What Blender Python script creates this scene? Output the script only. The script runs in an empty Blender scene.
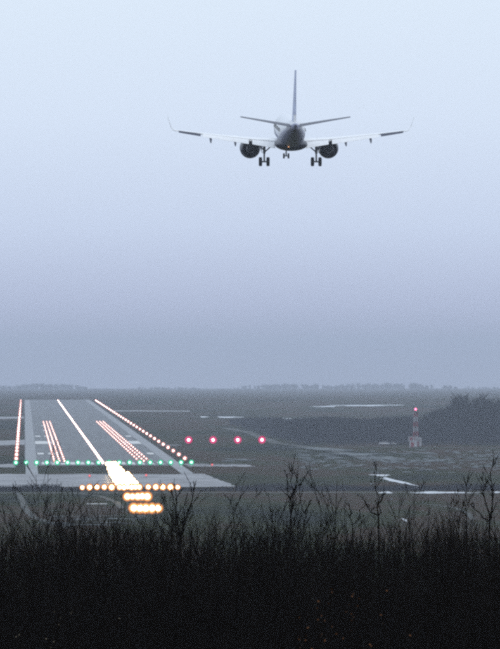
import bpy, math, random
from mathutils import Vector, Matrix
R = math.radians
sc = bpy.context.scene
C = sc.collection

# ------------------------------------------------------------------ camera
F = 4050.0            # focal length in photo pixels (photo is 500 x 649)
H = 38.5              # eye height above the runway
VX, VY = 24.5, 354.0  # where the runway direction (+Y) vanishes in the photo
cam = bpy.data.cameras.new('camera'); cam_o = bpy.data.objects.new('camera', cam); C.objects.link(cam_o)
cam.sensor_fit = 'HORIZONTAL'; cam.sensor_width = 36.0; cam.lens = 36.0 * F / 500.0
cam.clip_start = 1.0; cam.clip_end = 40000.0
cam_o.location = (0, 0, H)
cam_o.rotation_euler = (R(90) + math.atan((VY - 324.5) / F), 0, -math.atan((250 - VX) / F))
sc.camera = cam_o

# ------------------------------------------------------------------ sky and sun: overcast dusk
SUN_EL, SUN_ROT = 24.0, 150.0
world = bpy.data.worlds.new('World'); sc.world = world; world.use_nodes = True
wn = world.node_tree.nodes; wl = world.node_tree.links
for n in list(wn): wn.remove(n)
tc = wn.new('ShaderNodeTexCoord'); sep = wn.new('ShaderNodeSeparateXYZ'); mx = wn.new('ShaderNodeMath'); mx.operation = 'MAXIMUM'; mx.inputs[1].default_value = 0.02
cmb = wn.new('ShaderNodeCombineXYZ')
wl.new(tc.outputs['Generated'], sep.inputs[0]); wl.new(sep.outputs['Z'], mx.inputs[0])
wl.new(sep.outputs['X'], cmb.inputs[0]); wl.new(sep.outputs['Y'], cmb.inputs[1]); wl.new(mx.outputs[0], cmb.inputs[2])
sky = wn.new('ShaderNodeTexSky'); sky.sky_type = 'NISHITA'; sky.sun_disc = False
sky.sun_elevation = R(SUN_EL); sky.sun_rotation = R(SUN_ROT); sky.air_density = 1.0; sky.dust_density = 4.0; sky.ozone_density = 2.0
wl.new(cmb.outputs[0], sky.inputs['Vector'])
mix = wn.new('ShaderNodeMix'); mix.data_type = 'RGBA'; mix.inputs['Factor'].default_value = 0.95
wl.new(sky.outputs[0], mix.inputs['A'])
# even cloud deck over the clear sky, duller towards the horizon all round
cr = wn.new('ShaderNodeValToRGB'); ce = cr.color_ramp.elements
stops = [(0.0, (.42, .46, .63)), (.011, (.52, .58, .78)), (.031, (.65, .745, .94)), (.058, (.74, .845, 1.01)), (.088, (.775, .885, 1.02)), (.35, (.90, 1.02, 1.18))]
while len(ce) < len(stops): ce.new(.5)
for el, (p_, c_) in zip(ce, stops): el.position = p_; el.color = (*[v/1.25 for v in c_], 1)
wl.new(sep.outputs['Z'], cr.inputs[0])
sc10 = wn.new('ShaderNodeVectorMath'); sc10.operation = 'SCALE'; sc10.inputs['Scale'].default_value = 12.5
wl.new(cr.outputs[0], sc10.inputs[0]); wl.new(sc10.outputs[0], mix.inputs['B'])
bg = wn.new('ShaderNodeBackground'); bg.inputs['Strength'].default_value = 0.1
wo = wn.new('ShaderNodeOutputWorld')
wl.new(mix.outputs['Result'], bg.inputs[0]); wl.new(bg.outputs[0], wo.inputs[0])
sun = bpy.data.lights.new('sun', 'SUN'); sun.energy = 0.5; sun.angle = R(35); sun.color = (1.0, 0.96, 0.92)
sun_o = bpy.data.objects.new('sun', sun); C.objects.link(sun_o)
az = R(SUN_ROT)
sd = Vector((math.sin(az) * math.cos(R(SUN_EL)), math.cos(az) * math.cos(R(SUN_EL)), math.sin(R(SUN_EL))))
sun_o.rotation_euler = (-sd).to_track_quat('-Z', 'Y').to_euler()
sun_o.location = (0, 0, 200)

sc.view_settings.view_transform = 'Standard'; sc.view_settings.look = 'None'
sc.view_settings.exposure = 0.0; sc.view_settings.gamma = 1.0; sc.view_settings.use_curve_mapping = False
sc.render.engine = 'CYCLES'
sc.cycles.filter_width = 3.1
sc.cycles.max_bounces = 5; sc.cycles.diffuse_bounces = 2; sc.cycles.glossy_bounces = 2; sc.cycles.volume_bounces = 1
sc.cycles.sample_clamp_indirect = 0.6
sc.cycles.use_denoising = False
try: sc.cycles.denoiser = 'OPENIMAGEDENOISE'
except Exception: pass

# ------------------------------------------------------------------ helpers
class MB:
    def __init__(s): s.v = []; s.f = []; s.m = []
    def add(s, vs, fs, mi=0):
        b = len(s.v); s.v += [tuple(v) for v in vs]
        for f in fs: s.f.append(tuple(i + b for i in f)); s.m.append(mi)
    def box(s, c, d, mi=0, rot=None):
        x, y, z = d[0]/2, d[1]/2, d[2]/2
        vs = [Vector((sx*x, sy*y, sz*z)) for sx in (-1, 1) for sy in (-1, 1) for sz in (-1, 1)]
        if rot: vs = [rot @ v for v in vs]
        s.add([v + Vector(c) for v in vs], [(0,1,3,2),(4,6,7,5),(0,4,5,1),(2,3,7,6),(0,2,6,4),(1,5,7,3)], mi)
    def tube(s, pts, rad, k=6, mi=0, cap=True):
        pts = [Vector(p) for p in pts]; n = len(pts)
        base = len(s.v)
        for i, p in enumerate(pts):
            t = (pts[min(i+1, n-1)] - pts[max(i-1, 0)]).normalized()
            a = Vector((1, 0, 0)) if abs(t.x) < .8 else Vector((0, 1, 0))
            u = t.cross(a).normalized(); w = t.cross(u)
            r = rad[i] if isinstance(rad, (list, tuple)) else rad
            for j in range(k):
                q = 2*math.pi*j/k
                s.v.append(tuple(p + u*(math.cos(q)*r) + w*(math.sin(q)*r)))
        for i in range(n-1):
            for j in range(k):
                a = base+i*k+j; b = base+i*k+(j+1) % k
                s.f.append((a, b, b+k, a+k)); s.m.append(mi)
        if cap:
            s.f.append(tuple(base+j for j in range(k))[::-1]); s.m.append(mi)
            s.f.append(tuple(base+(n-1)*k+j for j in range(k))); s.m.append(mi)
    def loft(s, rings, mi=0, cap=True):
        k = len(rings[0]); b = len(s.v)
        for r in rings: s.v += [tuple(p) for p in r]
        for i in range(len(rings)-1):
            for j in range(k):
                a = b+i*k+j; c = b+i*k+(j+1) % k
                s.f.append((a, c, c+k, a+k)); s.m.append(mi)
        if cap:
            s.f.append(tuple(b+j for j in range(k))[::-1]); s.m.append(mi)
            s.f.append(tuple(b+(len(rings)-1)*k+j for j in range(k))); s.m.append(mi)
    def mesh(s, name, mats, smooth=False):
        me = bpy.data.meshes.new(name); me.from_pydata(s.v, [], s.f)
        for m in (mats if isinstance(mats, (list, tuple)) else [mats]): me.materials.append(m)
        me.polygons.foreach_set('material_index', s.m)
        if smooth: me.polygons.foreach_set('use_smooth', [True]*len(s.f))
        me.update()
        return me
    def build(s, name, mats, parent=None, smooth=False, fixn=True):
        me = s.mesh(name, mats, smooth)
        if fixn:
            import bmesh
            bm = bmesh.new(); bm.from_mesh(me); bmesh.ops.recalc_face_normals(bm, faces=bm.faces); bm.to_mesh(me); bm.free()
        return link(name, me, parent)
def link(name, me, parent=None):
    o = bpy.data.objects.new(name, me); C.objects.link(o); o.parent = parent
    return o
def empty(name, loc=(0, 0, 0), rot=(0, 0, 0)):
    o = bpy.data.objects.new(name, None); C.objects.link(o); o.location = loc; o.rotation_euler = rot; o.empty_display_size = .5
    return o
def tag(o, label=None, cat=None, group=None, kind=None):
    if label: o['label'] = label
    if cat: o['category'] = cat
    if group: o['group'] = group
    if kind: o['kind'] = kind
    return o
def P(px, py, z=0.0):
    """photo pixel -> point on the level plane of height z"""
    d = F*(H-z)/(py-VY)
    return Vector(((px-VX)*d/F, d, z))
ONES = 'zeroth first second third fourth fifth sixth seventh eighth ninth tenth eleventh twelfth thirteenth fourteenth fifteenth sixteenth seventeenth eighteenth nineteenth'.split()
TENS = ['', '', 'twenty', 'thirty', 'forty', 'fifty', 'sixty', 'seventy', 'eighty', 'ninety']
def nth(n):
    if n < 20: return ONES[n]
    if n < 100: return (TENS[n//10][:-1] + 'ieth') if n % 10 == 0 else TENS[n//10] + '-' + ONES[n % 10]
    return 'hundredth' if n == 100 else 'hundred-and-' + nth(n-100)

# ------------------------------------------------------------------ materials
def mat(name, col, rough=.7, spec=.3, var=0, scale=5, bump=0, bscale=30, metal=0, col2=None, coord='Object', detail=6, stretch=None):
    m = bpy.data.materials.new(name); m.use_nodes = True
    nt = m.node_tree; b = nt.nodes['Principled BSDF']
    b.inputs['Base Color'].default_value = (*col, 1); b.inputs['Roughness'].default_value = rough
    b.inputs['Specular IOR Level'].default_value = spec; b.inputs['Metallic'].default_value = metal
    if var or bump:
        t = nt.nodes.new('ShaderNodeTexCoord')
    if var:
        n = nt.nodes.new('ShaderNodeTexNoise'); n.inputs['Scale'].default_value = scale; n.inputs['Detail'].default_value = detail
        src = t.outputs[coord]
        if stretch:
            mp = nt.nodes.new('ShaderNodeMapping'); mp.inputs['Scale'].default_value = stretch; nt.links.new(src, mp.inputs[0]); src = mp.outputs[0]
        nt.links.new(src, n.inputs['Vector'])
        r = nt.nodes.new('ShaderNodeValToRGB'); r.color_ramp.elements[0].position = .35; r.color_ramp.elements[1].position = .65
        c2 = col2 or tuple(c*(1+var) for c in col)
        r.color_ramp.elements[0].color = (*[c*(1-var) for c in col], 1) if not col2 else (*col, 1)
        r.color_ramp.elements[1].color = (*c2, 1)
        nt.links.new(n.outputs['Fac'], r.inputs[0]); nt.links.new(r.outputs[0], b.inputs['Base Color'])
    if bump:
        n2 = nt.nodes.new('ShaderNodeTexNoise'); n2.inputs['Scale'].default_value = bscale; n2.inputs['Detail'].default_value = 4
        nt.links.new(t.outputs[coord], n2.inputs['Vector'])
        bp = nt.nodes.new('ShaderNodeBump'); bp.inputs['Strength'].default_value = bump
        nt.links.new(n2.outputs['Fac'], bp.inputs['Height']); nt.links.new(bp.outputs[0], b.inputs['Normal'])
    return m
def glow(name, col, strength, sampling='NONE'):
    m = bpy.data.materials.new(name); m.use_nodes = True; nt = m.node_tree
    for n in list(nt.nodes): nt.nodes.remove(n)
    e = nt.nodes.new('ShaderNodeEmission'); e.inputs[0].default_value = (*col, 1); e.inputs[1].default_value = strength
    o = nt.nodes.new('ShaderNodeOutputMaterial'); nt.links.new(e.outputs[0], o.inputs[0])
    m.cycles.emission_sampling = sampling
    return m

def ground_mat():
    m = bpy.data.materials.new('winter_grass'); m.use_nodes = True; nt = m.node_tree; N = nt.nodes; L = nt.links
    b = N['Principled BSDF']; b.inputs['Roughness'].default_value = 1; b.inputs['Specular IOR Level'].default_value = 0
    t = N.new('ShaderNodeTexCoord')
    def noise(scale, detail, sx=1, sy=1):
        mp = N.new('ShaderNodeMapping'); mp.inputs['Scale'].default_value = (sx, sy, 1); L.new(t.outputs['Object'], mp.inputs[0])
        n = N.new('ShaderNodeTexNoise'); n.inputs['Scale'].default_value = scale; n.inputs['Detail'].default_value = detail; n.inputs['Roughness'].default_value = .65
        L.new(mp.outputs[0], n.inputs['Vector']); return n
    def ramp(src, stops):
        r = N.new('ShaderNodeValToRGB'); e = r.color_ramp.elements
        while len(e) < len(stops): e.new(.5)
        for el, (p, c) in zip(e, stops): el.position = p; el.color = (*c, 1)
        L.new(src.outputs['Fac'], r.inputs[0]); return r
    big = ramp(noise(.013, 9, 1, .30), [(.38, (.008, .011, .003)), (.47, (.024, .028, .005)), (.54, (.042, .025, .011)), (.62, (.028, .032, .010)), (.72, (.060, .050, .032))])
    fine = ramp(noise(.25, 6), [(.3, (.5, .5, .5)), (.7, (1.4, 1.4, 1.35))])
    mu = N.new('ShaderNodeMix'); mu.data_type = 'RGBA'; mu.blend_type = 'MULTIPLY'; mu.inputs['Factor'].default_value = 1
    L.new(big.outputs[0], mu.inputs['A']); L.new(fine.outputs[0], mu.inputs['B'])
    L.new(mu.outputs['Result'], b.inputs['Base Color'])
    return m
M = {}
M['ground'] = ground_mat()
M['asphalt'] = mat('wet_asphalt', (.036, .041, .041), rough=.50, spec=.30, var=.6, scale=1, bump=.25, bscale=2, stretch=(.35, .012, 1))
M['concrete'] = mat('wet_concrete', (.13, .13, .135), rough=.44, spec=.32, var=.6, scale=.07)
M['strip'] = mat('wet_shoulder', (.075, .08, .082), rough=.34, spec=.28, var=.5, scale=.05, bump=.08, bscale=1.2)
M['paint'] = mat('worn_white_paint', (.62, .62, .60), rough=.6, spec=.2, var=.2, scale=.6)
M['track'] = mat('wet_gravel', (.055, .058, .047), rough=.8, spec=.1, var=.3, scale=.3)
M['snow'] = mat('old_snow', (.58, .61, .64), rough=.9, spec=.1, var=.18, scale=.25)
M['slush'] = mat('thin_slush', (.115, .13, .13), rough=.9, spec=.05, var=.4, scale=.12)
M['water'] = mat('puddle_water', (.02, .025, .03), rough=.12, spec=.5)
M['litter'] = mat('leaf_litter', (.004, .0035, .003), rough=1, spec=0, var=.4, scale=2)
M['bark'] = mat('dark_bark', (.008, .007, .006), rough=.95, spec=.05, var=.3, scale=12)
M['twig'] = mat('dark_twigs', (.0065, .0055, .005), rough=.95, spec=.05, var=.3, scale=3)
M['wood_far'] = mat('far_wood', (.012, .014, .013), rough=1, spec=0, var=.35, scale=.12)
M['dryleaf'] = mat('dry_orange_leaf', (.085, .034, .011), rough=.8, spec=.1, var=.4, scale=8)
M['seed'] = mat('pale_seed_head', (.13, .11, .08), rough=.9, spec=.05, var=.3, scale=9)
M['steel'] = mat('galvanised_steel', (.16, .17, .18), rough=.5, spec=.4, metal=.6, var=.2, scale=4)
M['nozzle'] = mat('nozzle_metal', (.30, .30, .33), rough=.4, spec=.5, metal=.3, var=.2, scale=3)
M['housing'] = mat('lamp_housing', (.06, .055, .03), rough=.5, spec=.3, var=.2, scale=6)
M['white'] = mat('white_paint', (.72, .73, .75), rough=.35, spec=.5, var=.06, scale=1.2)
M['red'] = mat('red_paint', (.30, .03, .03), rough=.5, spec=.3, var=.15, scale=2)
M['mast_white'] = mat('weathered_white', (.27, .28, .30), rough=.6, spec=.2, var=.2, scale=1)
M['mast_red'] = mat('weathered_red', (.18, .022, .028), rough=.6, spec=.2, var=.2, scale=1)
M['dark'] = mat('dark_metal', (.022, .023, .026), rough=.4, spec=.4, var=.2, scale=3)
M['tyre'] = mat('tyre_rubber', (.012, .012, .013), rough=.8, spec=.2, var=.2, scale=6)
M['glass'] = mat('dark_glass', (.01, .012, .015), rough=.08, spec=.6)
LAMP = {                # hot lens centre, then added dimmer emissive rings that paint its halo
    'approach': (glow('approach_lamp', (1.0, .74, .42), 22, 'FRONT_BACK'), glow('approach_lamp_halo', (1.0, .46, .13), 1.5, 'FRONT_BACK'), glow('approach_lamp_outer_halo', (1.0, .32, .07), .55)),
    'edge': (glow('edge_lamp', (1.0, .80, .74), 12), glow('edge_lamp_halo', (1.0, .40, .34), 1.0)),
    'tdz': (glow('touchdown_lamp', (1.0, .74, .68), 7), glow('touchdown_lamp_halo', (1.0, .42, .36), .85)),
    'centre': (glow('centreline_lamp', (1.0, .76, .70), 9), glow('centreline_lamp_halo', (1.0, .46, .40), 1.15)),
    'green': (glow('threshold_lamp', (.50, 1.0, .80), 3.5), glow('threshold_lamp_halo', (.04, .85, .42), .75)),
    'papi': (glow('glide_lamp', (1.0, .70, .80), 14), glow('glide_lamp_halo', (1.0, .04, .22), 1.0), glow('glide_lamp_outer_halo', (1.0, .02, .18), .45)),
    'red': (glow('red_lamp', (1.0, .25, .25), 1.4), glow('red_lamp_halo', (1.0, .05, .10), .5)),
    'mast': (glow('obstruction_lamp', (1.0, .16, .30), 5),),
    'beacon': (glow('beacon_lamp', (1.0, .50, .25), 1.0),),
}

# ------------------------------------------------------------------ ground
PROF = [(-400, 34), (-60, 36.6), (0, 36.9), (8, 36.6), (30, 34.4), (80, 30.5), (170, 28), (230, 22), (330, 9), (450, 0), (3380, 0), (3700, -2.2), (5000, -11), (8000, -32), (12000, -64)]
def prof(y):
    for (a, za), (b, zb) in zip(PROF, PROF[1:]):
        if y <= b:
            t = (y-a)/(b-a); return za + (zb-za)*t
    return PROF[-1][1]
def gz(y): return sum(prof(y+o) for o in (-6, -3, 0, 3, 6))/5 if y < 440 else prof(y)
rnd = random.Random(7)
ys = [-400 + 20*i for i in range(20)] + [4*i for i in range(115)] + [460 + 120*i for i in range(24)] + [3340, 3380, 3450, 3700, 4200, 5000, 6500, 8000, 10000, 12000]
ys = sorted(set(ys))
xs = [-7000, -5000, -2500, -1200, -600, -300, -150] + [-100 + 10*i for i in range(21)] + [150, 300, 600, 1200, 2500, 5000, 7000]
mb = MB()
for y in ys:
    for x in xs:
        z = gz(y)
        if -300 < y < 440 and abs(x) < 160: z += rnd.uniform(-.12, .12)
        mb.v.append((x, y, z))
nx = len(xs)
for i in range(len(ys)-1):
    for j in range(nx-1):
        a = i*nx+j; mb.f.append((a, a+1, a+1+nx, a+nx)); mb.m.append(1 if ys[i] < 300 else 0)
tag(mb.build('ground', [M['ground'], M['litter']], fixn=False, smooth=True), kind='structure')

THR = 1405.0          # runway threshold
XC = 27.4             # runway centre line
HW = 30.35            # half distance between edge light rows
def sheet(name, poly, z, m, parent=None, kind='structure', rag=0):
    """flat slab from ground outline, top at height z"""
    if rag:
        rr_ = random.Random(len(poly)+int(poly[0][1])); q = []
        for a, c in zip(poly, list(poly[1:]) + [poly[0]]):
            for k in range(24): u = k/24; q.append((a[0]+(c[0]-a[0])*u + rr_.gauss(0, .35), a[1]+(c[1]-a[1])*u + rr_.gauss(0, rag)))
        poly = q
    b = MB(); n = len(poly)
    b.add([(p[0], p[1], z) for p in poly] + [(p[0], p[1], -.3) for p in poly],
          [tuple(range(n))] + [(i, (i+1) % n, n+(i+1) % n, n+i) for i in range(n)])
    o = b.build(name, m, parent)
    if kind and not parent: tag(o, kind=kind)
    return o
def rect(x0, x1, y0, y1): return [(x0, y0), (x1, y0), (x1, y1), (x0, y1)]
def long_sheet(name, x0, x1, ys_, dz, m, parent=None):
    b = MB(); n = len(ys_)
    b.add([(x, y, gz(y)+dz) for y in ys_ for x in (x0, x1)], [(2*i, 2*i+1, 2*i+3, 2*i+2) for i in range(n-1)])
    return b.build(name, m, parent)
RY = [3380, 3450]
runway = tag(long_sheet('runway', XC-HW+3, XC+HW-3, [THR-6] + RY, .03, M['asphalt']), kind='structure')
for s, a, b in (('l', XC-27.0, XC-23.0), ('r', XC+23.0, XC+27.0)):
    long_sheet('shoulder_strip', a, b, [1300] + RY, .05, M['strip'], runway)
def marking(name, x0, x1, y0, y1): return sheet(name, rect(x0, x1, y0, y1), .07, M['paint'], runway)
for i in range(6):                                   # threshold bars
    for s in (-1, 1):
        x = XC + s*(3 + i*3.3)
        marking('threshold_bar', min(x, x+s*1.8), max(x, x+s*1.8), THR+8, THR+38)
for dist, n, ln in ((150, 2, 24), (300, 0, 0), (330, 1, 55), (480, 2, 24), (620, 1, 24), (760, 1, 24)):
    for s in (-1, 1):
        if dist == 330: marking('aiming_point_mark', *sorted((XC+s*15.6, XC+s*22.8)), THR+dist, THR+dist+ln)
        elif n:
            for k in range(n):
                a = XC+s*(15.8+k*4.2); marking('touchdown_mark', *sorted((a, a+s*2.4)), THR+dist, THR+dist+ln)
for k in range(32):
    marking('centreline_dash', XC-.45, XC+.45, THR+60+k*58, THR+90+k*58)
# pale pad in front of the threshold, taxiways, roads
sheet('turn_pad', [(-60, 1176), (61.5, 1172), (58, 1300), (-60, 1300)], .02, M['concrete'], rag=2.5)
sheet('stopway', [(-60, THR-26), (XC-HW-.5, THR-26), (XC-HW-.5, THR+14), (-60, THR+16)], .024, M['concrete'], rag=2.5)
sheet('stopway', [(XC+HW-2, THR-18), (P(255, 467)[0], THR-22), (P(250, 466)[0], THR+8), (XC+HW-2, THR+14)], .024, M['concrete'], rag=2.5)
sheet('taxiway', [P(-40, 446.5)[:2], P(26, 444.5)[:2], P(26, 439.5)[:2], P(-40, 442)[:2]], .024, M['concrete'], rag=2.5)
sheet('taxiway', [P(-40, 419.5)[:2], P(24, 418.5)[:2], P(24, 416.5)[:2], P(-40, 417)[:2]], .024, M['concrete'], rag=2.5)
sheet('taxiway', [P(112, 411.3)[:2], P(190, 411.6)[:2], P(190, 410.6)[:2], P(112, 410.2)[:2]], .024, M['concrete'], rag=2.5)
sheet('taxiway', [P(160, 445.5)[:2], P(182, 445.8)[:2], P(180, 444.6)[:2], P(160, 444.4)[:2]], .024, M['concrete'], rag=2.5)
sheet('perimeter_road', rect(-160, 320, 1121, 1127), .03, M['track'])
def ribbon(name, pts, w, z, m, seed=1, wob=.15):
    """a strip of ground that follows photo points; w in metres along the view"""
    r = random.Random(seed); p = [P(a, b) for a, b in pts]; q = []
    for a, b in zip(p, p[1:]):
        for k in range(6): q.append(a.lerp(b, k/6))
    q.append(p[-1]); top = []; bot = []
    for i, c in enumerate(q):
        t = (q[min(i+1, len(q)-1)] - q[max(i-1, 0)]).normalized(); n = Vector((-t.y, t.x, 0))
        top.append(c + n*w*(.5 + r.uniform(-wob, wob))); bot.append(c - n*w*(.5 + r.uniform(-wob, wob)))
    b = MB(); k = len(q)
    b.add([(v.x, v.y, z) for v in top + bot], [(i, i+1, k+i+1, k+i) for i in range(k-1)])
    return tag(b.build(name, m), kind='structure')
ribbon('dirt_track', [(14, 491), (20, 495), (23, 502), (26, 510), (34, 517), (48, 522), (70, 527)], 1.5, .03, M['track'], 3)
ribbon('dirt_track', [(44, 492), (70, 492.5), (100, 496), (116, 502), (122, 508)], 1.6, .034, M['track'], 4)
ribbon('dirt_track', [(226, 428), (250, 433), (275, 443), (300, 446), (340, 452), (376, 461)], 5, .03, M['track'], 5)
ribbon('dirt_track', [(300, 446.5), (380, 447), (440, 447.8), (540, 448.5)], 5, .036, M['track'], 6)
ribbon('dirt_track', [(430, 505), (455, 508), (468, 513), (474, 520)], 1.4, .03, M['track'], 8)

# ------------------------------------------------------------------ snow and puddles
def blob(b, px, py, wpx, hpx, z, seed, slant=0.0, mi=0):
    """irregular flat patch given by its photo box, put on the ground"""
    r = random.Random(seed); n = max(14, int(wpx)); vs = []
    ph = [r.uniform(0, 6.28) for _ in range(4)]
    for i in range(n):
        a = 2*math.pi*i/n
        k = 1 + .22*math.sin(3*a+ph[0]) + .16*math.sin(5*a+ph[1]) + .12*math.sin(9*a+ph[2]) + r.uniform(-.12, .12)
        x = math.cos(a)*k*wpx/2
        vs.append(P(px+x, max(402, py + math.sin(a)*k*hpx/2 + slant*x), 0))
    c = P(px, py, 0)
    b.add([(c.x, c.y, z+.06)] + [(v.x, v.y, z) for v in vs], [(0, 1+i, 1+(i+1) % n) for i in range(n)], mi)
def patch(name, label, px, py, w, h, seed, slant=0., m='snow', cat='snow', z=.04, group=None):
    b = MB(); blob(b, px, py, w, h, z, seed, slant)
    return tag(b.build(name, M[m]), label, cat, group)
g = 'bright patches of old snow'
patch('snow_patch', 'long bright strip of snow beside the perimeter road at right', 441, 493.2, 58, 1.7, 1, 0, group=g)
patch('snow_patch', 'short bright strip of snow on the perimeter road behind a tall sapling', 386, 493.0, 13, 1.8, 2, group=g)
patch('snow_patch', 'small bright bit of roadside snow at the right picture edge', 499, 493, 7, 1.4, 3, group=g)
patch('snow_patch', 'slanting bright streak of snow in the field above the roadside snow', 399, 482, 35, 2.4, 4, .22, group=g)
patch('snow_patch', 'level bright streak of snow joining the slanting snow streak', 381, 475.6, 19, 1.6, 5, .03, group=g)
patch('snow_patch', 'small lone scrap of snow low in the field at right', 405.5, 520.6, 5, 2.0, 6, .5, group=g)
patch('snow_patch', 'far white snow streak right of the runway end, longer of two', 229, 417.3, 24, 1.3, 7, group=g)
patch('snow_patch', 'far white snow streak right of the runway end, shorter of two', 204, 416.9, 9, 1.2, 8, group=g)
patch('snow_patch', 'long hazy snow streak on the horizon left of the red-white mast', 368, 405.6, 62, 1.3, 9, -.004, group=g)
patch('snow_patch', 'hazy snow streak on the horizon touching the long one', 327, 406.6, 26, 1.0, 10, -.02, group=g)
patch('snow_patch', 'far snow dash in the middle of the dark wood edge', 285, 418.9, 11, 1.4, 11, group=g)
b = MB(); r = random.Random(21)
for i in range(260):
    px = r.uniform(300, 505); py = r.gauss(460, 6)
    if py < 450 or py > 474: continue
    blob(b, px, py, r.uniform(3, 9)*r.choice([1, 1, 2]), r.uniform(.3, .9), .03 + .0007*i, 100+i, r.uniform(-.02, .08))
for px, py, w, h in ((240, 460, 26, 1.2), (228, 461.4, 14, .9), (304, 419.1, 4, .9), (316, 419.2, 5, 1), (324, 419, 4, 1), (345, 418.4, 9, .8), (330, 450, 40, 2), (355, 455, 40, 2.5), (385, 459, 40, 2.5), (310, 448.5, 30, 1.2), (60, 462.5, 8, .8), (96, 462, 10, .8), (392, 500, 3, .8), (372, 484.6, 3, 1.4)):
    blob(b, px, py, w, h, .17 + w*.001, int(px*7+py), .03)
tag(b.build('melting_snow', M['slush']), 'thin melting snow scattered over the field at right', 'snow', kind='stuff')
b = MB(); r = random.Random(5)
for i in range(26):
    blob(b, r.uniform(55, 140), r.choice([515.5, 518.5, 522, 524.5]) + r.gauss(0, .5), r.uniform(8, 36), r.uniform(.4, 1.0), .03+.002*i, 300+i)
tag(b.build('field_puddles', M['slush']), 'wet pale streaks on the field behind the thicket', 'puddles', kind='stuff')

# ------------------------------------------------------------------ runway lights
def dome(b, c, r, h, k=8, n=3, mi=0):
    rings = []
    for i in range(n+1):
        a = math.pi/2*i/n; rr = r*math.cos(a) if i < n else r*.08
        rings.append([Vector((c[0]+rr*math.cos(2*math.pi*j/k), c[1]+rr*math.sin(2*math.pi*j/k), c[2]+h*math.sin(a))) for j in range(k)])
    b.loft(rings, mi)
def lens(b, c, rc, rr, k=12, mc=1, mr=2, mo=None):
    """round lens facing the approach (-Y): bulging hot centre inside sloping rings that paint its bloom"""
    def ring(r, y): return [Vector((c[0]+r*math.cos(2*math.pi*j/k), c[1]+y, c[2]+r*math.sin(2*math.pi*j/k))) for j in range(k)]
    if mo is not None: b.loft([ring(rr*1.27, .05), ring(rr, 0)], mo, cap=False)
    b.loft([ring(rr, 0), ring((rr+rc)/2, -.05), ring(rc, -.07)], mr, cap=False)
    b.loft([ring(rc, -.07), ring(rc*.7, -.13), ring(rc*.06, -.16)], mc, cap=False)
def fixture(name, lamp, rc, rr, zc):
    """ground plate, stem, lamp can and forward-facing lens of an airfield light"""
    b = MB()
    b.tube([(0, .2, 0), (0, .2, .06)], rr*.8, 8, 0)
    b.tube([(0, .2, .06), (0, .2, max(.08, zc-rr*.6))], .06, 6, 0)
    b.tube([(0, .55, zc), (0, .2, zc), (0, 0, zc)], [rr*.5, rr*.97, rr*1.02], 12, 0)
    lens(b, (0, -.005, zc), rc, rr)
    return b.mesh(name, [M['housing'], *LAMP[lamp]])
me_edge = fixture('edge_light', 'edge', .29, .84, .92)
for side, X in (('left', XC-HW), ('right', XC+HW)):
    for k in range(34):
        y = THR + 55 + 57*k
        if y > 3340: break
        o = link('runway_edge_light', me_edge); o.location = (X, y, 0)
        tag(o, f'white light in the runway\'s {side} edge row, {nth(k+1)} from the near end', 'edge light', f'{side} row of runway edge lights')
me_tdz = fixture('touchdown_light', 'tdz', .18, .50, .50)
for side, cols in (('left', (10.6, 12.4, 14.2)), ('right', (40.6, 42.4, 44.2))):
    order = ('outer', 'middle', 'inner') if side == 'left' else ('inner', 'middle', 'outer')
    for nm, X in zip(order, cols):
        for k in range(29):
            o = link('touchdown_light', me_tdz); o.location = (X, THR + 36 + 30*k, .03)
            tag(o, f'small light in {side} touchdown strip, {nm} column, {nth(k+1)} from the near end', 'runway light', f'{side} touchdown zone lights')
me_cl = fixture('centreline_light', 'centre', .38, .50, .50)
y = THR + 15; k = 0
while y < 3350:
    k += 1
    o = link('centreline_light', me_cl); o.location = (XC, y, .03)
    tag(o, f'white light in the runway centreline, {nth(k)} from the near end', 'runway light', 'runway centreline lights')
    y += 15 if y < THR+900 else 30
me_gr = fixture('threshold_light', 'green', .42, .92, 1.0)
for i in range(18):
    X = XC-HW + i*3.57
    o = link('threshold_light', me_gr); o.location = (X, THR-3, 0)
    tag(o, f'green threshold light, {nth(i+1)} from the left in the row across the runway', 'threshold light', 'green threshold lights')
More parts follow.
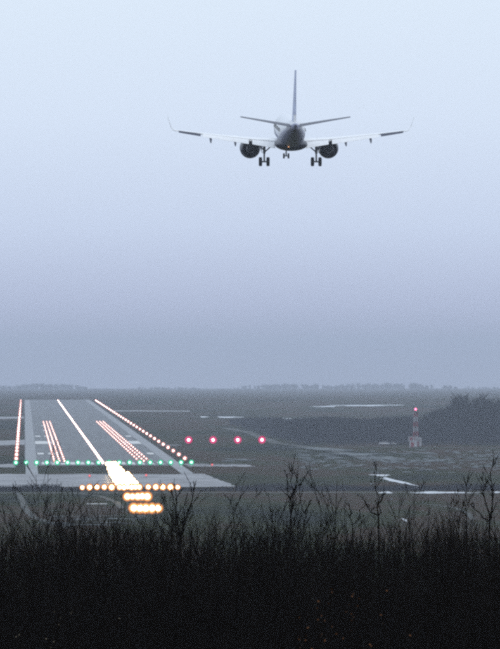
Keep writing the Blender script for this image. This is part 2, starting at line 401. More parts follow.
# approach lights: bars on posts over the falling ground before the threshold
def lamp_part(parent, x, z, r=.36, ratio=1.78):
    """forward-facing approach lamp: can, bracket and lens pointing at the approach (-Y)"""
    r = round(r, 2); key = (r, ratio)
    if key not in lamp_part.cache:
        b = MB(); q = r*ratio
        b.tube([(0, .5, 0), (0, .15, 0), (0, 0, 0)], [q*.5, q*.96, q*1.02], 12, 0)
        b.tube([(0, .15, -q-.1), (0, .15, -q*.5)], .05, 5, 0)
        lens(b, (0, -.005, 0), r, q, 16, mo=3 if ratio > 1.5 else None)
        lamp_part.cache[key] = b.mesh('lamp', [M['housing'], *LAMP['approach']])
    o = link('lamp', lamp_part.cache[key], parent); o.location = (x, -.1, z)
    return o
lamp_part.cache = {}
def light_bar(Y, Z, xs, label, group, r=.36, X=XC, ratio=1.78):
    t = empty('approach_light_bar', (X, Y, 0)); tag(t, label, 'light bar', group)
    x0, x1 = min(xs), max(xs)
    b = MB(); b.box((0, 0, 0), (x1-x0+.6, .12, .12)); bo = b.build('beam', M['steel'], t); bo.location = ((x0+x1)/2, 0, Z-ratio*r-.2)
    nm = max(2, int((x1-x0)/6)+1)
    for i in range(nm):
        xm = x0 + (x1-x0)*(i/(nm-1))
        b = MB()
        for sx in (-.14, .14): b.tube([(sx, 0, 0), (sx*.7, 0, Z-ratio*r-.26)], .035, 5)
        for q in range(int((Z-.6)/.6)): b.tube([(-.14*(1 if q % 2 else -1), 0, q*.6+.1), (.13*(1 if q % 2 else -1), 0, q*.6+.68)], .02, 4)
        po = b.build('post', M['steel'], t); po.location = (xm, 0, 0)
    rj = random.Random(int(Y*10))
    for x in xs: lamp_part(t, x + rj.uniform(-.08, .08), Z + rj.uniform(-.06, .06), r*rj.choice([.8, .9, 1, 1, 1.1]), ratio)
    return t
five = [-2.4, -1.2, 0, 1.2, 2.4]
GA = 'approach light bars before the runway'
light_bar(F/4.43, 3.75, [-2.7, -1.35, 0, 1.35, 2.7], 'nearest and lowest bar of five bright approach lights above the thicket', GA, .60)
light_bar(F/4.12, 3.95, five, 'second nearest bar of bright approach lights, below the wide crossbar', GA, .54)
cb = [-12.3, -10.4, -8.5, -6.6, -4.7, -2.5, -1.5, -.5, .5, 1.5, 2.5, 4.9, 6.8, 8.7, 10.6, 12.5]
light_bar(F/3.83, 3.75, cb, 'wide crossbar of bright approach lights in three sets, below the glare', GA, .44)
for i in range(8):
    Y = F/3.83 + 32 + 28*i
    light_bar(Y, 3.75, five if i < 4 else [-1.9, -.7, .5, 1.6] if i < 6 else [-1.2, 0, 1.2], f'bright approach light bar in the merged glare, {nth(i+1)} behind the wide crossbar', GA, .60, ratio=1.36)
b_un = empty('unlit_light_bar', P(97, 521)); tag(b_un, 'unlit pale bar on thin posts left of the nearest approach lights', 'light bar')
s_ = F/b_un.location.y
b = MB(); zt = (521-503.6)/s_; b.box((0, 0, 0), (20.5/s_, .22, .16)); o = b.build('beam', M['white'], b_un); o.location = (0, 0, zt)
for x in (-1.9, .6, 1.9):
    b = MB(); b.tube([(0, 0, 0), (0, 0, zt-.09)], .05, 6); o = b.build('post', M['steel'], b_un); o.location = (x, 0, 0)
# small dim red lights
me_red = fixture('red_light', 'red', .26, .42, .6)
for px, py, lab in ((89.5, 477.5, 'dim red light on the pale pad left of the glare'), (146, 477, 'dim red light on the pale pad right of the glare'), (212, 466.5, 'dim red light on the pale strip right of the green lights')):
    o = link('red_ground_light', me_red); o.location = P(px, py); tag(o, lab, 'runway light', 'dim red ground lights')
# PAPI: four glide-slope units
for i, px in enumerate((188.5, 213, 237.7, 262)):
    p = P(px, 444.0); t = empty('glide_slope_unit', p)
    tag(t, ['red glide-slope light nearest the runway, leftmost of four', 'red glide-slope light, second of four from the runway', 'red glide-slope light, third of four from the runway', 'red glide-slope light farthest from the runway, rightmost of four'][i], 'glide light', 'row of four red glide-slope lights')
    b = MB(); b.box((0, .6, 1.5), (2.1, 1.5, 2.1)); b.box((0, .45, 2.6), (2.3, 1.9, .08)); b.build('housing', M['housing'], t)
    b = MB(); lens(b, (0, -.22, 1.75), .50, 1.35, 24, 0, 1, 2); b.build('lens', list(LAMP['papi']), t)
    for x, yy in ((-.7, 0), (.7, 0), (0, 1.2)):
        b = MB(); b.tube([(x, yy, 0), (x, yy, .5)], .05, 6); b.build('leg', M['steel'], t)

# ------------------------------------------------------------------ red-white mast, huts, cars
mp = P(416.5, 446.6); s_ = F/mp.y
mast = empty('obstruction_mast', mp); tag(mast, 'tall red and white banded lattice mast with a red lamp on top', 'mast')
HT = 34.0/s_
nb = 7
for i in range(nb):
    z0, z1 = HT*i/nb, HT*(i+1)/nb; b = MB()
    def wd(z): return 1.05 - .45*z/HT
    cs = [(-1, -1), (1, -1), (1, 1), (-1, 1)]
    for cx, cy in cs: b.tube([(cx*wd(z0), cy*wd(z0), z0), (cx*wd(z1), cy*wd(z1), z1)], .17, 5)
    for q in range(4):
        a, c = cs[q], cs[(q+1) % 4]
        b.tube([(a[0]*wd(z0), a[1]*wd(z0), z0), (c[0]*wd(z1), c[1]*wd(z1), z1)], .09, 4)
        b.tube([(c[0]*wd(z0), c[1]*wd(z0), z0), (a[0]*wd(z1), a[1]*wd(z1), z1)], .09, 4)
        b.tube([(a[0]*wd(z1), a[1]*wd(z1), z1), (c[0]*wd(z1), c[1]*wd(z1), z1)], .09, 4)
    b.build('lattice_section', M['mast_red'] if i % 2 == 0 else M['mast_white'], mast)
b = MB(); b.box((0, 0, HT+.1), (2.3, 2.3, .16)); b.build('platform', M['dark'], mast)
b = MB()
for cx, cy in cs: b.tube([(cx*1.05, cy*1.05, HT+.18), (cx*1.05, cy*1.05, HT+1.1)], .04, 4)
for q in range(4):
    a, c = cs[q], cs[(q+1) % 4]; b.tube([(a[0]*1.05, a[1]*1.05, HT+1.1), (c[0]*1.05, c[1]*1.05, HT+1.1)], .04, 4)
b.build('railing', M['dark'], mast)
b = MB(); b.tube([(0, 0, HT+.18), (0, 0, HT+.9)], .12, 6); lo = b.build('lamp_stem', M['dark'], mast)
b = MB(); b.tube([(0, 0, HT+.9), (0, 0, HT+1.5)], .42, 8); dome(b, (0, 0, HT+1.5), .42, .3); b.build('lamp', LAMP['mast'][0], mast)
def hut(px, py, w, d, h, wall, lab, door=None):
    t = empty('equipment_hut', P(px, py)); tag(t, lab, 'hut', 'huts at the foot of the mast')
    b = MB(); b.box((0, 0, h/2), (w, d, h)); b.build('wall', wall, t)
    b = MB(); b.box((0, 0, h+.07), (w+.3, d+.3, .14)); b.build('roof', M['mast_white'], t)
    b = MB(); b.box((-w*.15, -d/2-.02, h*.42), (w*.42, .06, h*.78)); b.build('door', door or M['steel'], t)
hut(414, 447.3, 3.0, 2.6, 2.4, M['mast_white'], 'small white hut at the left foot of the mast', M['mast_red'])
hut(420, 446.2, 1.9, 2.2, 3.4, M['mast_white'], 'narrow taller white hut at the right foot of the mast')
# red board raised behind the front hut
t = empty('red_board', P(413.4, 446.3)); tag(t, 'red and white board standing behind the small white hut', 'board')
b = MB(); b.box((0, 0, 2.95), (3.6, .12, 2.0)); b.build('frame', M['mast_white'], t)
b = MB(); b.box((0, -.08, 2.95), (2.4, .06, 1.4)); b.build('panel', M['mast_red'], t)
for x in (-1.2, 1.2):
    b = MB(); b.box((x, .02, .98), (.12, .1, 1.94)); b.build('post', M['steel'], t)
def car(px, py, lab, rz):
    t = empty('parked_car', P(px, py), (0, 0, rz)); tag(t, lab, 'car', 'white cars near the mast')
    b = MB()
    prof_ = [(-.82, .35), (.82, .35), (.86, .62), (.80, .95), (-.80, .95), (-.86, .62)]
    b.loft([[Vector((x*k, y, z0 + (z-.35)*kz)) for x, z in prof_] for y, k, kz, z0 in ((-2.1, .9, .9, .4), (-1.95, 1, 1, .35), (1.9, 1, .95, .35), (2.15, .88, .7, .4))])
    b.build('body', M['white'], t)
    b = MB(); b.loft([[Vector((sx*w, y+dy*k, z)) for sx, dy in ((-1, -1), (1, -1), (1, 1), (-1, 1))] for y, w, k, z in ((-.35, .78, 1.55, .95), (-.4, .62, 1.05, 1.48))]); b.build('window', M['glass'], t)
    b = MB(); b.box((0, -.4, 1.51), (1.26, 2.1, .06)); b.build('roof', M['white'], t)
    for x in (-.78, .78):
        for y in (-1.3, 1.3):
            b = MB(); b.tube([(x-.1, y, .32), (x+.1, y, .32)], .32, 12); b.build('wheel', M['tyre'], t)
car(385, 445.2, 'left of two tiny white cars parked left of the mast', R(62))
car(393.7, 445.0, 'right of two tiny white cars parked left of the mast', R(20))

# ------------------------------------------------------------------ airliner
PA = 8.775                                   # photo pixels per metre at the wing
D = F/PA
plane = empty('airliner', ((290.3-VX)/PA, D, H + (VY-131.0)/PA))
plane.rotation_euler = (R(5.0), 0, R(-1.8))
tag(plane, 'twin-engine airliner seen from behind, landing with wheels and flaps down', 'airliner')
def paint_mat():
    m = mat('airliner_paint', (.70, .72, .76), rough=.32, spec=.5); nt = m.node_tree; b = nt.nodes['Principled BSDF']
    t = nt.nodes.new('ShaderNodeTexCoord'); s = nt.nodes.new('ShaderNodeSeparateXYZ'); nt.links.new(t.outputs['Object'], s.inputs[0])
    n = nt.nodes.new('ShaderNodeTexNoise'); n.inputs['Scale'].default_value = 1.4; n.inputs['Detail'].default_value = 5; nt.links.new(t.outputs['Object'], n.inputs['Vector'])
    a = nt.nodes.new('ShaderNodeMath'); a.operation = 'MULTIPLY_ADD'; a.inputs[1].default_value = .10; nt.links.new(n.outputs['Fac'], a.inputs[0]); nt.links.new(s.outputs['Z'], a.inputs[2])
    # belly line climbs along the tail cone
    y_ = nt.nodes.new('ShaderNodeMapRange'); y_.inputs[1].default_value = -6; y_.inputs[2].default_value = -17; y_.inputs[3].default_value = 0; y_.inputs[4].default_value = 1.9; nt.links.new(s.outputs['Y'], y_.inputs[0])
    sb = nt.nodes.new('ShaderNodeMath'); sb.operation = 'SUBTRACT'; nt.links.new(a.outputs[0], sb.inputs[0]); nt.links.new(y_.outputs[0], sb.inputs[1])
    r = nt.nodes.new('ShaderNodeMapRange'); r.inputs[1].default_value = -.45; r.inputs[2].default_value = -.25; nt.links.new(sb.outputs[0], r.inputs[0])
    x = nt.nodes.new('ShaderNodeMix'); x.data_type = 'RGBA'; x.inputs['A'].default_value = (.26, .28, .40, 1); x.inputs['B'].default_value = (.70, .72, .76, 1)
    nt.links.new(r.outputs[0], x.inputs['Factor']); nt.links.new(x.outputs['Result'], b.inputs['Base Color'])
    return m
AP = paint_mat()
AW = mat('airliner_white', (.86, .87, .88), rough=.3, spec=.5, var=.05, scale=1.5)
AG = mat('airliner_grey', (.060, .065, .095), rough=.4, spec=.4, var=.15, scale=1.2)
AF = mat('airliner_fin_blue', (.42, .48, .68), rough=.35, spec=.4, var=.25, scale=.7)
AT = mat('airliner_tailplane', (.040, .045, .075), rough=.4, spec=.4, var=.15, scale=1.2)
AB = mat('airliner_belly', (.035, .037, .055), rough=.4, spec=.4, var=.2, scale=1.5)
def ell(y, rx, rz, zc, k=28, xc=0): return [Vector((xc + rx*math.cos(2*math.pi*j/k), y, zc + rz*math.sin(2*math.pi*j/k))) for j in range(k)]
FU = [(18.5, .06, .06, -.55), (18.25, .42, .38, -.52), (17.6, .82, .75, -.42), (16.5, 1.18, 1.15, -.22), (15, 1.42, 1.5, -.06), (13, 1.5, 1.66, 0), (5, 1.5, 1.68, 0), (-5, 1.5, 1.68, 0), (-7.5, 1.46, 1.58, .1), (-10, 1.28, 1.34, .32), (-12.5, .98, 1.04, .60), (-14.8, .64, .70, .88), (-16.6, .34, .42, 1.08), (-17.7, .17, .22, 1.16)]
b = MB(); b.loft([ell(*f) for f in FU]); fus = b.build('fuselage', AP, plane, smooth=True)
b = MB(); b.tube([(0, -17.6, 1.16), (0, -17.95, 1.17)], [.16, .13], 10); b.build('exhaust_outlet', M['dark'], fus, smooth=True)
for s in (-1, 1):                            # cabin windows along each side
    for k in range(26):
        y = 12.2 - .82*k
        if k > 24: continue
        b = MB(); b.box((0, 0, 0), (.03, .26, .38)); o = b.build('cabin_window', M['glass'], fus); o.location = (s*1.485, y, .42); o.rotation_euler = (0, R(-s*14), 0)
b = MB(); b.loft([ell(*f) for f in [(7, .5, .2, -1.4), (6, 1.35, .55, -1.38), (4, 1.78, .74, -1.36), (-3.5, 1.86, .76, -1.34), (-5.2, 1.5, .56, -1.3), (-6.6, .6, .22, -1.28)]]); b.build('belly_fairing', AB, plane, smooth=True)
def foil(x, yle, c, z, t, u0=0., u1=1., twist=0., n=7):
    """closed aerofoil section between chord fractions u0..u1"""
    def th(u): return 5*t*c*(.2969*math.sqrt(max(u, 0)) - .126*u - .3516*u*u + .2843*u**3 - .1015*u**4)
    us = [u0 + (u1-u0)*(1-math.cos(math.pi*i/n))/2 for i in range(n+1)]
    up = [Vector((x, yle-u*c, z + th(u) + .02*c*(1-(2*u-1)**2))) for u in us]
    lo = [Vector((x, yle-u*c, z - th(u)*.8 + .02*c*(1-(2*u-1)**2) - .003)) for u in us[::-1]]
    return up + lo
ST = [(1.2, 4.3, 6.4, -1.40, .14), (4.6, 2.6, 4.1, -1.02, .125), (9.2, .35, 2.7, -.42, .115), (13.0, -1.45, 1.6, .14, .11)]
def st(x):
    for a, c in zip(ST, ST[1:]):
        if x <= c[0]: break
    t = (x-a[0])/(c[0]-a[0]); return [p+(q-p)*t for p, q in zip(a, c)]
for s in (-1, 1):
    def mir(ring): return [Vector((s*p.x, p.y, p.z)) for p in ring]
    b = MB()
    b.loft([mir(foil(*st(x), 0, .76)) for x in (1.2, 2.8, 4.6, 7, 10.2)])
    wing = b.build('wing', AW, plane, smooth=False)
    b = MB(); b.loft([mir(foil(*st(x), 0, .72 if x < 12.9 else .9)) for x in (10.2, 11.6, 12.8, 13.0)]); b.build('wing_tip', AW, plane)
    def flap(x0, x1, ang, name, m, u0=.765, ext=1.12):
        b = MB(); rs = []
        for x in (x0, (x0+x1)/2, x1):
            xx, yle, c, z, t = st(x); hp = Vector((x, yle-u0*c-.05, z+.012*c))
            ln = (1-u0)*c*ext; prof_ = [(0, .11), (.12, .16), (.5, .12), (1, .02), (1, 0), (.5, -.05), (.12, -.10), (0, -.05)]
            rg = []
            for u, w in prof_:
                yy, zz = -u*ln, w*ln*.75; ca, sa = math.cos(R(ang)), math.sin(R(ang))
                rg.append(Vector((s*x, hp.y + yy*ca + zz*-sa, hp.z + yy*sa + zz*ca)))
            rs.append(rg)
        b.loft(rs); return b.build(name, m, plane)
    flap(1.75, 4.35, 26, 'flap', AW, ext=.95); flap(4.75, 10.0, 26, 'flap', AW, ext=1.05)
    flap(10.25, 12.75, 19, 'aileron', AT, ext=1.3)
    # winglet: curves up from the tip
    b = MB(); rs = []
    for x, y, z, c, t in ((13.0, -1.45, .14, 1.6, .10), (13.35, -1.75, .24, 1.3, .09), (13.62, -2.15, .60, 1.0, .08), (13.98, -2.85, 1.75, .45, .08)):
        n = 6; up = []; lo = []
        for i in range(n+1):
            u = i/n; h = t*c*math.sin(math.pi*u**.6)*.5+.008
            nrm = Vector((-.3, 0, 1)) if z < .3 else Vector((-1, 0, .3))
            nrm.normalize(); p = Vector((x, y-u*c, z))
            up.append(p+nrm*h); lo.append(p-nrm*h)
        rs.append(mir(up + lo[::-1]))
    b.loft(rs); b.build('winglet', AW, plane)
    for x, ln in ((3.3, 2.2), (6.3, 2.0), (9.1, 1.7)):   # flap track fairings
        xx, yle, c, z, t = st(x); y0 = yle-.45*c
        b = MB(); b.loft([ell(y0+.2, .03, .03, z-.14, 8, s*x), ell(y0-.3, .13, .17, z-.26, 8, s*x), ell(y0-ln*.7, .15, .22, z-.36, 8, s*x), ell(y0-ln*1.15, .10, .15, z-.62, 8, s*x), ell(y0-ln*1.4, .02, .03, z-.80, 8, s*x)])
        b.build('flap_fairing', AG, plane, smooth=True)
    # engine
    ex, ez = s*4.5, -2.02
    b = MB(); k = 24
    prof_ = [(5.3, .80), (5.42, .88), (5.2, .97), (4.5, 1.04), (3.2, 1.05), (2.0, .96), (1.0, .80), (.98, .77), (1.6, .80), (2.6, .80)]
    rs = [ell(y, r_*1.13, r_*1.13, ez, k, ex) for y, r_ in prof_]; b.loft(rs, cap=False)
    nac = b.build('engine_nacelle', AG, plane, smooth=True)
    b = MB(); b.tube([(ex, 2.4, ez), (ex, 2.35, ez)], .90, k); b.build('bypass_vanes', M['dark'], nac)
    b = MB(); b.loft([ell(y, r_, r_, ez, k, ex) for y, r_ in [(2.4, .58), (1.2, .56), (.2, .43), (.18, .40), (.5, .38)]], cap=False); b.build('core_nozzle', M['nozzle'], nac, smooth=True)
    b = MB(); b.loft([ell(y, r_, r_, ez, 16, ex) for y, r_ in [(.6, .30), (.0, .22), (-.5, .04)]]); b.build('exhaust_cone', M['dark'], nac, smooth=True)
    b = MB(); b.tube([(ex, 5.0, ez), (ex, 4.96, ez)], .90, k); b.build('fan_disc', M['dark'], nac)
    b = MB(); b.loft([[Vector((ex+sx*w, y, z)) for sx, z in ((-1, z0), (1, z0), (1, z1), (-1, z1))] for y, w, z0, z1 in ((4.2, .10, -1.15, -1.0), (2.8, .2, -1.2, -.95), (1.2, .2, -1.35, -1.0), (-.6, .06, -1.25, -1.1))]); b.build('engine_pylon', AG, plane)
    # horizontal tail
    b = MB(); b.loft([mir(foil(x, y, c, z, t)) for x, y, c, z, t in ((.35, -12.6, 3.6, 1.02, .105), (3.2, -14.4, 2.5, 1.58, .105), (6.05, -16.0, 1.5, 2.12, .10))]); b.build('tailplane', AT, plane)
    # main gear
    gx = s*2.97; gt = empty('main_landing_gear'); gt.parent = plane
    b = MB(); b.tube([(gx, -.6, -1.2), (gx, -.65, -2.5)], .16, 10); b.tube([(gx, -.65, -2.5), (gx, -.68, -3.42)], .105, 10)
    b.tube([(gx-.55, -.68, -3.42), (gx+.55, -.68, -3.42)], .09, 8); b.build('strut', M['steel'], gt)
    b = MB(); b.tube([(gx, -.62, -2.35), (gx-s*1.15, -.62, -1.35)], .08, 6); b.tube([(gx, -.62, -2.2), (gx+s*.75, -.62, -1.3)], .07, 6); b.build('side_brace', M['steel'], gt)
    b = MB(); b.box((gx+s*.42, -.5, -1.85), (.07, 1.0, 1.15), rot=Matrix.Rotation(R(s*18), 3, 'Y')); b.build('gear_door', AW, gt)
    for q in (-1, 1):
        wx = gx+q*.43
        b = MB(); b.loft([[Vector((wx+xx, -.68+rr*math.cos(2*math.pi*j/20), -3.42+rr*math.sin(2*math.pi*j/20))) for j in range(20)] for xx, rr in ((-.19, .34), (-.18, .46), (-.11, .52), (.11, .52), (.18, .46), (.19, .34))]); w_ = b.build('wheel', M['tyre'], gt, smooth=False)
ng = empty('nose_landing_gear'); ng.parent = plane
b = MB(); b.tube([(0, 13.4, -1.4), (0, 13.4, -3.3)], .09, 8); b.tube([(-.3, 13.4, -3.3), (.3, 13.4, -3.3)], .06, 6); b.tube([(0, 13.3, -2.4), (0, 14.4, -1.5)], .05, 6); b.build('strut', M['steel'], ng)
for q in (-1, 1):
    b = MB(); b.tube([(q*.27-.1, 13.4, -3.3), (q*.27+.1, 13.4, -3.3)], .31, 16); b.build('wheel', M['tyre'], ng)
    b = MB(); b.box((q*.38, 13.6, -1.95), (.04, 1.3, .55)); b.build('gear_door', AW, ng)
# fin and rudder
def finring(z, y0, c, t, u0, u1):
    n = 6; a = []; d = []
    for i in range(n+1):
        u = u0+(u1-u0)*i/n; h = t*c*math.sin(math.pi*min(1, (u*.97+.01))**.7)*.5+.012
        a.append(Vector((h, y0-u*c, z))); d.append(Vector((-h, y0-u*c, z)))
    return a + d[::-1]
FN = [(1.1, -9.9, 6.2, .075), (2.4, -11.6, 4.8, .085), (4.6, -13.6, 3.5, .085), (7.3, -15.9, 2.2, .075)]
b = MB(); b.loft([finring(z, y, c, t, 0, .7) for z, y, c, t in FN]); b.build('fin', AF, plane)
b = MB(); b.loft([finring(z, y, c, t, .705, 1) for z, y, c, t in FN[1:]]); b.build('rudder', AF, plane)
b = MB(); b.loft([finring(z, y, c, t, .705, .98) for z, y, c, t in [(1.35, -10.2, 5.9, .07), (2.37, -11.57, 4.82, .085)]]); b.build('tail_fillet', AW, plane)
b = MB(); dome(b, (0, 0, 0), .08, .10); bo = b.build('beacon_light', LAMP['beacon'][0], plane); bo.location = (-.42, -7.2, -1.47); bo.rotation_euler = (R(150), 0, 0)

# ------------------------------------------------------------------ hedge along the road and far woods
def sliver(b, p, d, w, r):
    """thin twig-like triangle pair"""
    d = Vector(d); a = Vector((r.uniform(-1, 1), r.uniform(-.4, .4), 0)).normalized()*w
    b.add([p - a, p + a, p + d], [(0, 1, 2)])
r = random.Random(31); b = MB()
for i in range(22000):
    X = r.uniform(-150, 330); px = VX + X*F/1142
    if 60 < px < 235 and r.random() < .55: continue
    Y = 1142 + r.uniform(-7, 7); h = (1.9 if px > 100 else 2.0)*r.uniform(.5, 1.0)*(1+.15*math.sin(X*.11)+.1*math.sin(X*.37))
    if 60 < px < 235: h *= .7
    sliver(b, Vector((X, Y, 0)), (r.uniform(-.35, .35), r.uniform(-.3, .3), h), r.uniform(.08, .2), r)
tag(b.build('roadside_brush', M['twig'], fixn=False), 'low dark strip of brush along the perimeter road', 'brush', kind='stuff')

def wood_tree(b, X, Y, h, r, wide=1.0, n=46):
    z0 = gz(Y); w = .16*h**.5*.4
    b.tube([(X, Y, z0), (X+r.uniform(-.3, .3), Y, z0+h*.55), (X+r.uniform(-.6, .6), Y, z0+h)], [w, w*.6, .03], 3, cap=False)
    for i in range(n):
        t = r.uniform(.05, .95); sp = h*.20*wide*(1-abs(t-.5)*.9)
        a = r.uniform(0, 6.28); L_ = r.uniform(.5, 1)*sp*1.3
        p = Vector((X + math.cos(a)*sp*.3*r.random(), Y + math.sin(a)*sp*.3, z0+h*t))
        sliver(b, p, (math.cos(a)*L_, math.sin(a)*L_, L_*r.uniform(.5, 1.3)), r.uniform(.16, .42)*wide, r)
r = random.Random(77); b = MB()
for i in range(1500):
    px = r.uniform(228, 580)
    basey = 446.4 if px > 300 else 446.4 - (300-px)*.30
    d0 = F*H/(basey-VY); d = d0 + 12 + abs(r.gauss(0, 1))*260
    X = (px-VX)*d/F; s_ = F/d
    ty = 418.5 + 1.0*math.sin(px*.09) + r.gauss(0, 1.3 if px > 425 else .5)
    if px > 425: ty -= min(1, (px-425)/38)*(15.5 + 2.5*math.sin(px*.21) + 1.5*math.sin(px*.53+1))
    h = ((H*s_ + VY) - ty)/s_ * (r.uniform(.85, 1.0) if px < 425 else r.uniform(.6, 1.0) if r.random() < .85 else r.uniform(1.0, 1.2))
    if h < 1.5: continue
    wood_tree(b, X, d, min(h, 22), r, 1.2, 60)
tag(b.build('far_wood', M['wood_far'], fixn=False), 'hazy dark mass of bare woodland behind the mast', 'woodland', kind='stuff')
r = random.Random(78); b = MB()                        # one faint belt of trees almost lost in the haze
for i in range(900):
    Y = r.uniform(7600, 9200); X = r.uniform(-.06, .16)*Y
    k = .6 + .45*math.sin(X*.009+2) + .3*math.sin(X*.027) + .15*math.sin(X*.08)
    if k > .15: wood_tree(b, X, Y, 9*k*r.uniform(.7, 1.05), r, 3.0, 36)
tag(b.build('horizon_wood', M['wood_far'], fixn=False), 'faint belt of trees almost lost in the horizon haze', 'woodland', kind='stuff')

# ------------------------------------------------------------------ bare saplings in front
def grow(bt, bc, p, d, L_, rad, lvl, r, k=5, fork=.35):
    """tapering stem with side shoots; trunk goes to bt, everything else to bc"""
    n = 7 if lvl == 0 else 4
    pts = [Vector(p)]; dd = Vector(d).normalized()
    for i in range(n):
        dd = (dd + Vector((r.gauss(0, .07), r.gauss(0, .07), .04 if lvl else .03))).normalized()
        pts.append(pts[-1] + dd*(L_/n))
    rr = [max(.0026, rad*(1-.82*i/n)) for i in range(n+1)]
    (bt if lvl == 0 else bc).tube(pts, rr, k if lvl == 0 else 4, cap=False)
    if lvl >= 3: return
    m = [9, 4, 2][lvl]
    for i in range(m):
        t = r.uniform(.28 if lvl == 0 else .2, .97); q = t*n; j = min(int(q), n-1)
        c = pts[j].lerp(pts[j+1], q-j); base = (pts[j+1]-pts[j]).normalized(); a = r.uniform(0, 6.28)
        side = Vector((math.cos(a), math.sin(a), 0)); sd_ = (base + side*r.uniform(.35, .8)).normalized()
        grow(bt, bc, c, sd_, L_*r.uniform(.16, .36)*(1.15-t*.6), max(.0034, rr[j]*r.uniform(.4, .65)), lvl+1, r)
def sapling(px, topy, d, label, seed, rad=.035, lean=0., forks=None, group=None):
    d *= .55; rad *= .27
    r = random.Random(seed); X = (px-VX)*d/F; z0 = gz(d)-.1; zt = H - d*(topy-VY)/F; h = zt - z0
    t = empty('bare_sapling', (X, d, z0)); tag(t, label, 'sapling', group)
    bt, bc = MB(), MB()
    if not forks:
        grow(bt, bc, (0, 0, 0), (lean, 0, 1), h, rad, 0, r)
    else:
        fh = forks[0]; zf = (H - d*(fh-VY)/F) - z0
        bt.tube([(0, 0, 0), (r.uniform(-.03, .03), 0, zf*.5), (0, 0, zf)], [rad, rad*.9, rad*.8], 6, cap=False)
        for dx, ty in forks[1:]:           # each limb: end offset in photo px and its top row
            ze = (H - d*(ty-VY)/F) - z0; ex = dx*d/F; b0 = Vector((0, 0, zf)); e = Vector((ex, r.uniform(-.2, .2), ze)); n = 6
            pts = [b0]
            for i in range(1, n+1):
                u = i/n; pts.append(Vector((ex*u**.8, e.y*u, zf+(ze-zf)*u)) + Vector((r.gauss(0, .018), r.gauss(0, .018), 0)))
            rr = [max(.0034, rad*.7*(1-.9*i/n)) for i in range(n+1)]
            bc.tube(pts, rr, 5, cap=False)
            for q in range(9):
                u = r.uniform(.15, .95)*n; j = min(int(u), n-1); c = pts[j].lerp(pts[j+1], u-j)
                a = r.uniform(0, 6.28); base = (pts[j+1]-pts[j]).normalized()
                grow(bt, bc, c, base + Vector((math.cos(a), math.sin(a), .1))*r.uniform(.4, .8), (ze-zf)*r.uniform(.15, .38), max(.0034, rr[j]*.5), 2 if q % 2 else 1, r)
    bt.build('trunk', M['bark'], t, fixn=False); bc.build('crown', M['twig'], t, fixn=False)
    return t
GS = 'bare saplings rising from the front thicket'
sapling(180, 478, 88, 'bare sapling with a Y-shaped fork right of the nearest approach lights', 1, .072, forks=(536, (-5, 488), (17, 480), (-18, 519), (6, 500)), group=GS)
sapling(286, 470, 92, 'tall bare sapling, left of the three closest stems at picture centre', 2, .036, .0, group=GS)
sapling(291, 465, 95, 'tallest bare sapling of the central clump, with upswept twigs', 3, .05, .02, forks=(515, (0, 466), (-4, 474), (7, 472), (4, 490)), group=GS)
sapling(298, 475, 90, 'bare sapling at the right of the central clump, curving outward', 4, .034, .02, forks=(535, (2, 478), (12, 500), (-2, 505)), group=GS)
sapling(266.5, 481, 94, 'lone straight bare sapling just left of the central clump', 5, .036, -.02, group=GS)
sapling(379, 462, 96, 'tall bare sapling crossing the roadside snow, with a low left branch', 6, .055, .0, forks=(516, (-1, 464), (-20, 495), (6, 494)), group=GS)
sapling(353, 502, 90, 'short bare sapling with a small Y fork left of the tall snow-crossing one', 7, .034, forks=(525, (-5, 503), (9, 507)), group=GS)
sapling(428, 494, 98, 'thin straight bare sapling below the long strip of roadside snow', 8, .026, .03, group=GS)
sapling(491, 448, 84, 'tall bare sapling with many upswept limbs by the right picture edge', 9, .056, forks=(522, (3, 450), (8, 498), (-18, 505), (-6, 478)), group=GS)
sapling(468, 478, 90, 'slim bare sapling left of the tall one at the right edge', 10, .028, .01, forks=(520, (0, 480), (-4, 500)), group=GS)
sapling(69, 470, 100, 'bare sapling reaching the pale pad just left of the glare', 11, .028, .01, group=GS)
sapling(100, 504, 96, 'bare sapling below the left end of the wide crossbar', 12, .032, group=GS)
sapling(48, 474, 100, 'thin bare sapling over the pale pad at far left', 13, .024, group=GS)
r = random.Random(99); spots = []
for i in range(46):
    px = 4 + 492*(i+.5)/46 + r.uniform(-4, 4)
    top = r.choice([488, 497, 503, 508, 512, 516, 520, 522]) + r.uniform(-3, 4) + (6 if px > 210 else 0)
    spots.append((px, top, r.uniform(84, 150), r.uniform(.014, .026)))
for i, (px, top, d, rad) in enumerate(sorted(spots)):
    sapling(px, top, d, f'thin bare stem of the dark thicket, {nth(i+1)} from the left picture edge', 400+i, rad, r.uniform(-.06, .06), group='thin stems of the front thicket')

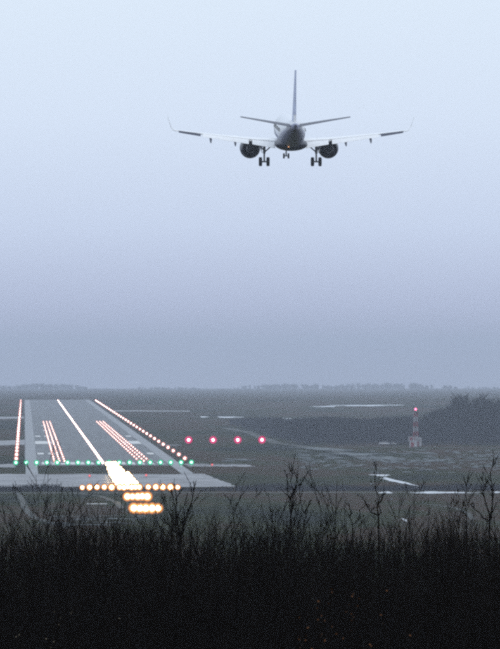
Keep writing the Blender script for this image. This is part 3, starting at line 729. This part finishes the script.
# thicket: stems nobody could count
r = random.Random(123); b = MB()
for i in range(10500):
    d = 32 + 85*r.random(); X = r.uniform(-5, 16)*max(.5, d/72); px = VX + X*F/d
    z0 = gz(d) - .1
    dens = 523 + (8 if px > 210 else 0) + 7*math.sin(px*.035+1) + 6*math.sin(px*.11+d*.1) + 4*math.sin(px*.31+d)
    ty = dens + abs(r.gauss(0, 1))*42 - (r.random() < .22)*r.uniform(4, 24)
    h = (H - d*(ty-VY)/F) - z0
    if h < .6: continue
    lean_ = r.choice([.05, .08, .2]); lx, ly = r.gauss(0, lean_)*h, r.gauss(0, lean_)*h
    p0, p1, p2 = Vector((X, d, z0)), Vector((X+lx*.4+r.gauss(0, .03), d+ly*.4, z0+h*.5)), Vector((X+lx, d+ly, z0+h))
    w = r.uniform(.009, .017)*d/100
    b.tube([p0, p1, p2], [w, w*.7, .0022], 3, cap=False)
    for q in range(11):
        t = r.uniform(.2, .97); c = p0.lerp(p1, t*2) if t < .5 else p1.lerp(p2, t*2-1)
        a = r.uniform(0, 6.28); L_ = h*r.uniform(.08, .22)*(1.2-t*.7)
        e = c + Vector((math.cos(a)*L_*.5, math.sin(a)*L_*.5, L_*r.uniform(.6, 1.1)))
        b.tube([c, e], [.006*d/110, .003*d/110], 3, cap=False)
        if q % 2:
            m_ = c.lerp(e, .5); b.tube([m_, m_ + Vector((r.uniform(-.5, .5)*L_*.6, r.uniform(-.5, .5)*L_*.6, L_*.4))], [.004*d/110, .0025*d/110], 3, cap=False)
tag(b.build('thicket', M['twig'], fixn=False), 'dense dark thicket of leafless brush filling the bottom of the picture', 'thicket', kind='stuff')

# shrubs with withered leaves and pale seed heads near the bottom edge
def leafy_shrub(px, py, d, spread, n, m, label, seed, sz):
    r = random.Random(seed); X = (px-VX)*d/F; z0 = gz(d)-.1; zt = H - d*(py-VY)/F
    t = empty('withered_shrub', (X, d, z0)); tag(t, label, 'shrub')
    b = MB(); lf = MB()
    for i in range(n):
        ex = r.gauss(0, spread); ez = (zt-z0)*r.uniform(.55, 1)
        e = Vector((ex, r.uniform(-.5, .5), ez)); b.tube([(ex*.25, 0, 0), (ex*.6, e.y*.5, ez*.6), e], [.007, .005, .002], 3, cap=False)
        for q in range(5):
            c = e.lerp(Vector((ex*.6, e.y*.5, ez*.6)), r.random()**1.4) + Vector((r.gauss(0, .02), r.gauss(0, .02), 0))
            u = Vector((r.uniform(-1, 1), r.uniform(-1, 1), r.uniform(-1, .3))).normalized()*sz*r.uniform(.6, 1.2)
            v = u.cross(Vector((r.uniform(-1, 1), 1, r.uniform(-1, 1)))).normalized()*sz*.4
            lf.add([c, c+u*.5+v, c+u, c+u*.5-v], [(0, 1, 2, 3)])
    b.build('stems', M['twig'], t, fixn=False); lf.build('leaves', m, t, fixn=False)
leafy_shrub(338, 584, 31, .17, 60, M['dryleaf'], 'shrub with withered orange leaves at the bottom right of centre', 5, .024)
leafy_shrub(60, 604, 31, .24, 34, M['seed'], 'low shrub with tiny pale seed heads at the bottom left', 6, .016)

# ------------------------------------------------------------------ haze: damp air over the whole airfield
hb = MB(); x0, x1, y0, y1, z0, z1 = -7200, 7200, -600, 12200, -65.5, 84
hb.box(((x0+x1)/2, (y0+y1)/2, (z0+z1)/2), (x1-x0, y1-y0, z1-z0))
hm = bpy.data.materials.new('damp_haze'); hm.use_nodes = True; nt = hm.node_tree
for n in list(nt.nodes): nt.nodes.remove(n)
pv = nt.nodes.new('ShaderNodeVolumePrincipled'); pv.inputs['Color'].default_value = (.73, .80, .94, 1); pv.inputs['Density'].default_value = 1.65e-4; pv.inputs['Anisotropy'].default_value = 0.0
oo = nt.nodes.new('ShaderNodeOutputMaterial'); nt.links.new(pv.outputs[0], oo.inputs['Volume'])
tag(hb.build('haze', hm), 'even damp haze over the airfield', 'haze', kind='stuff')
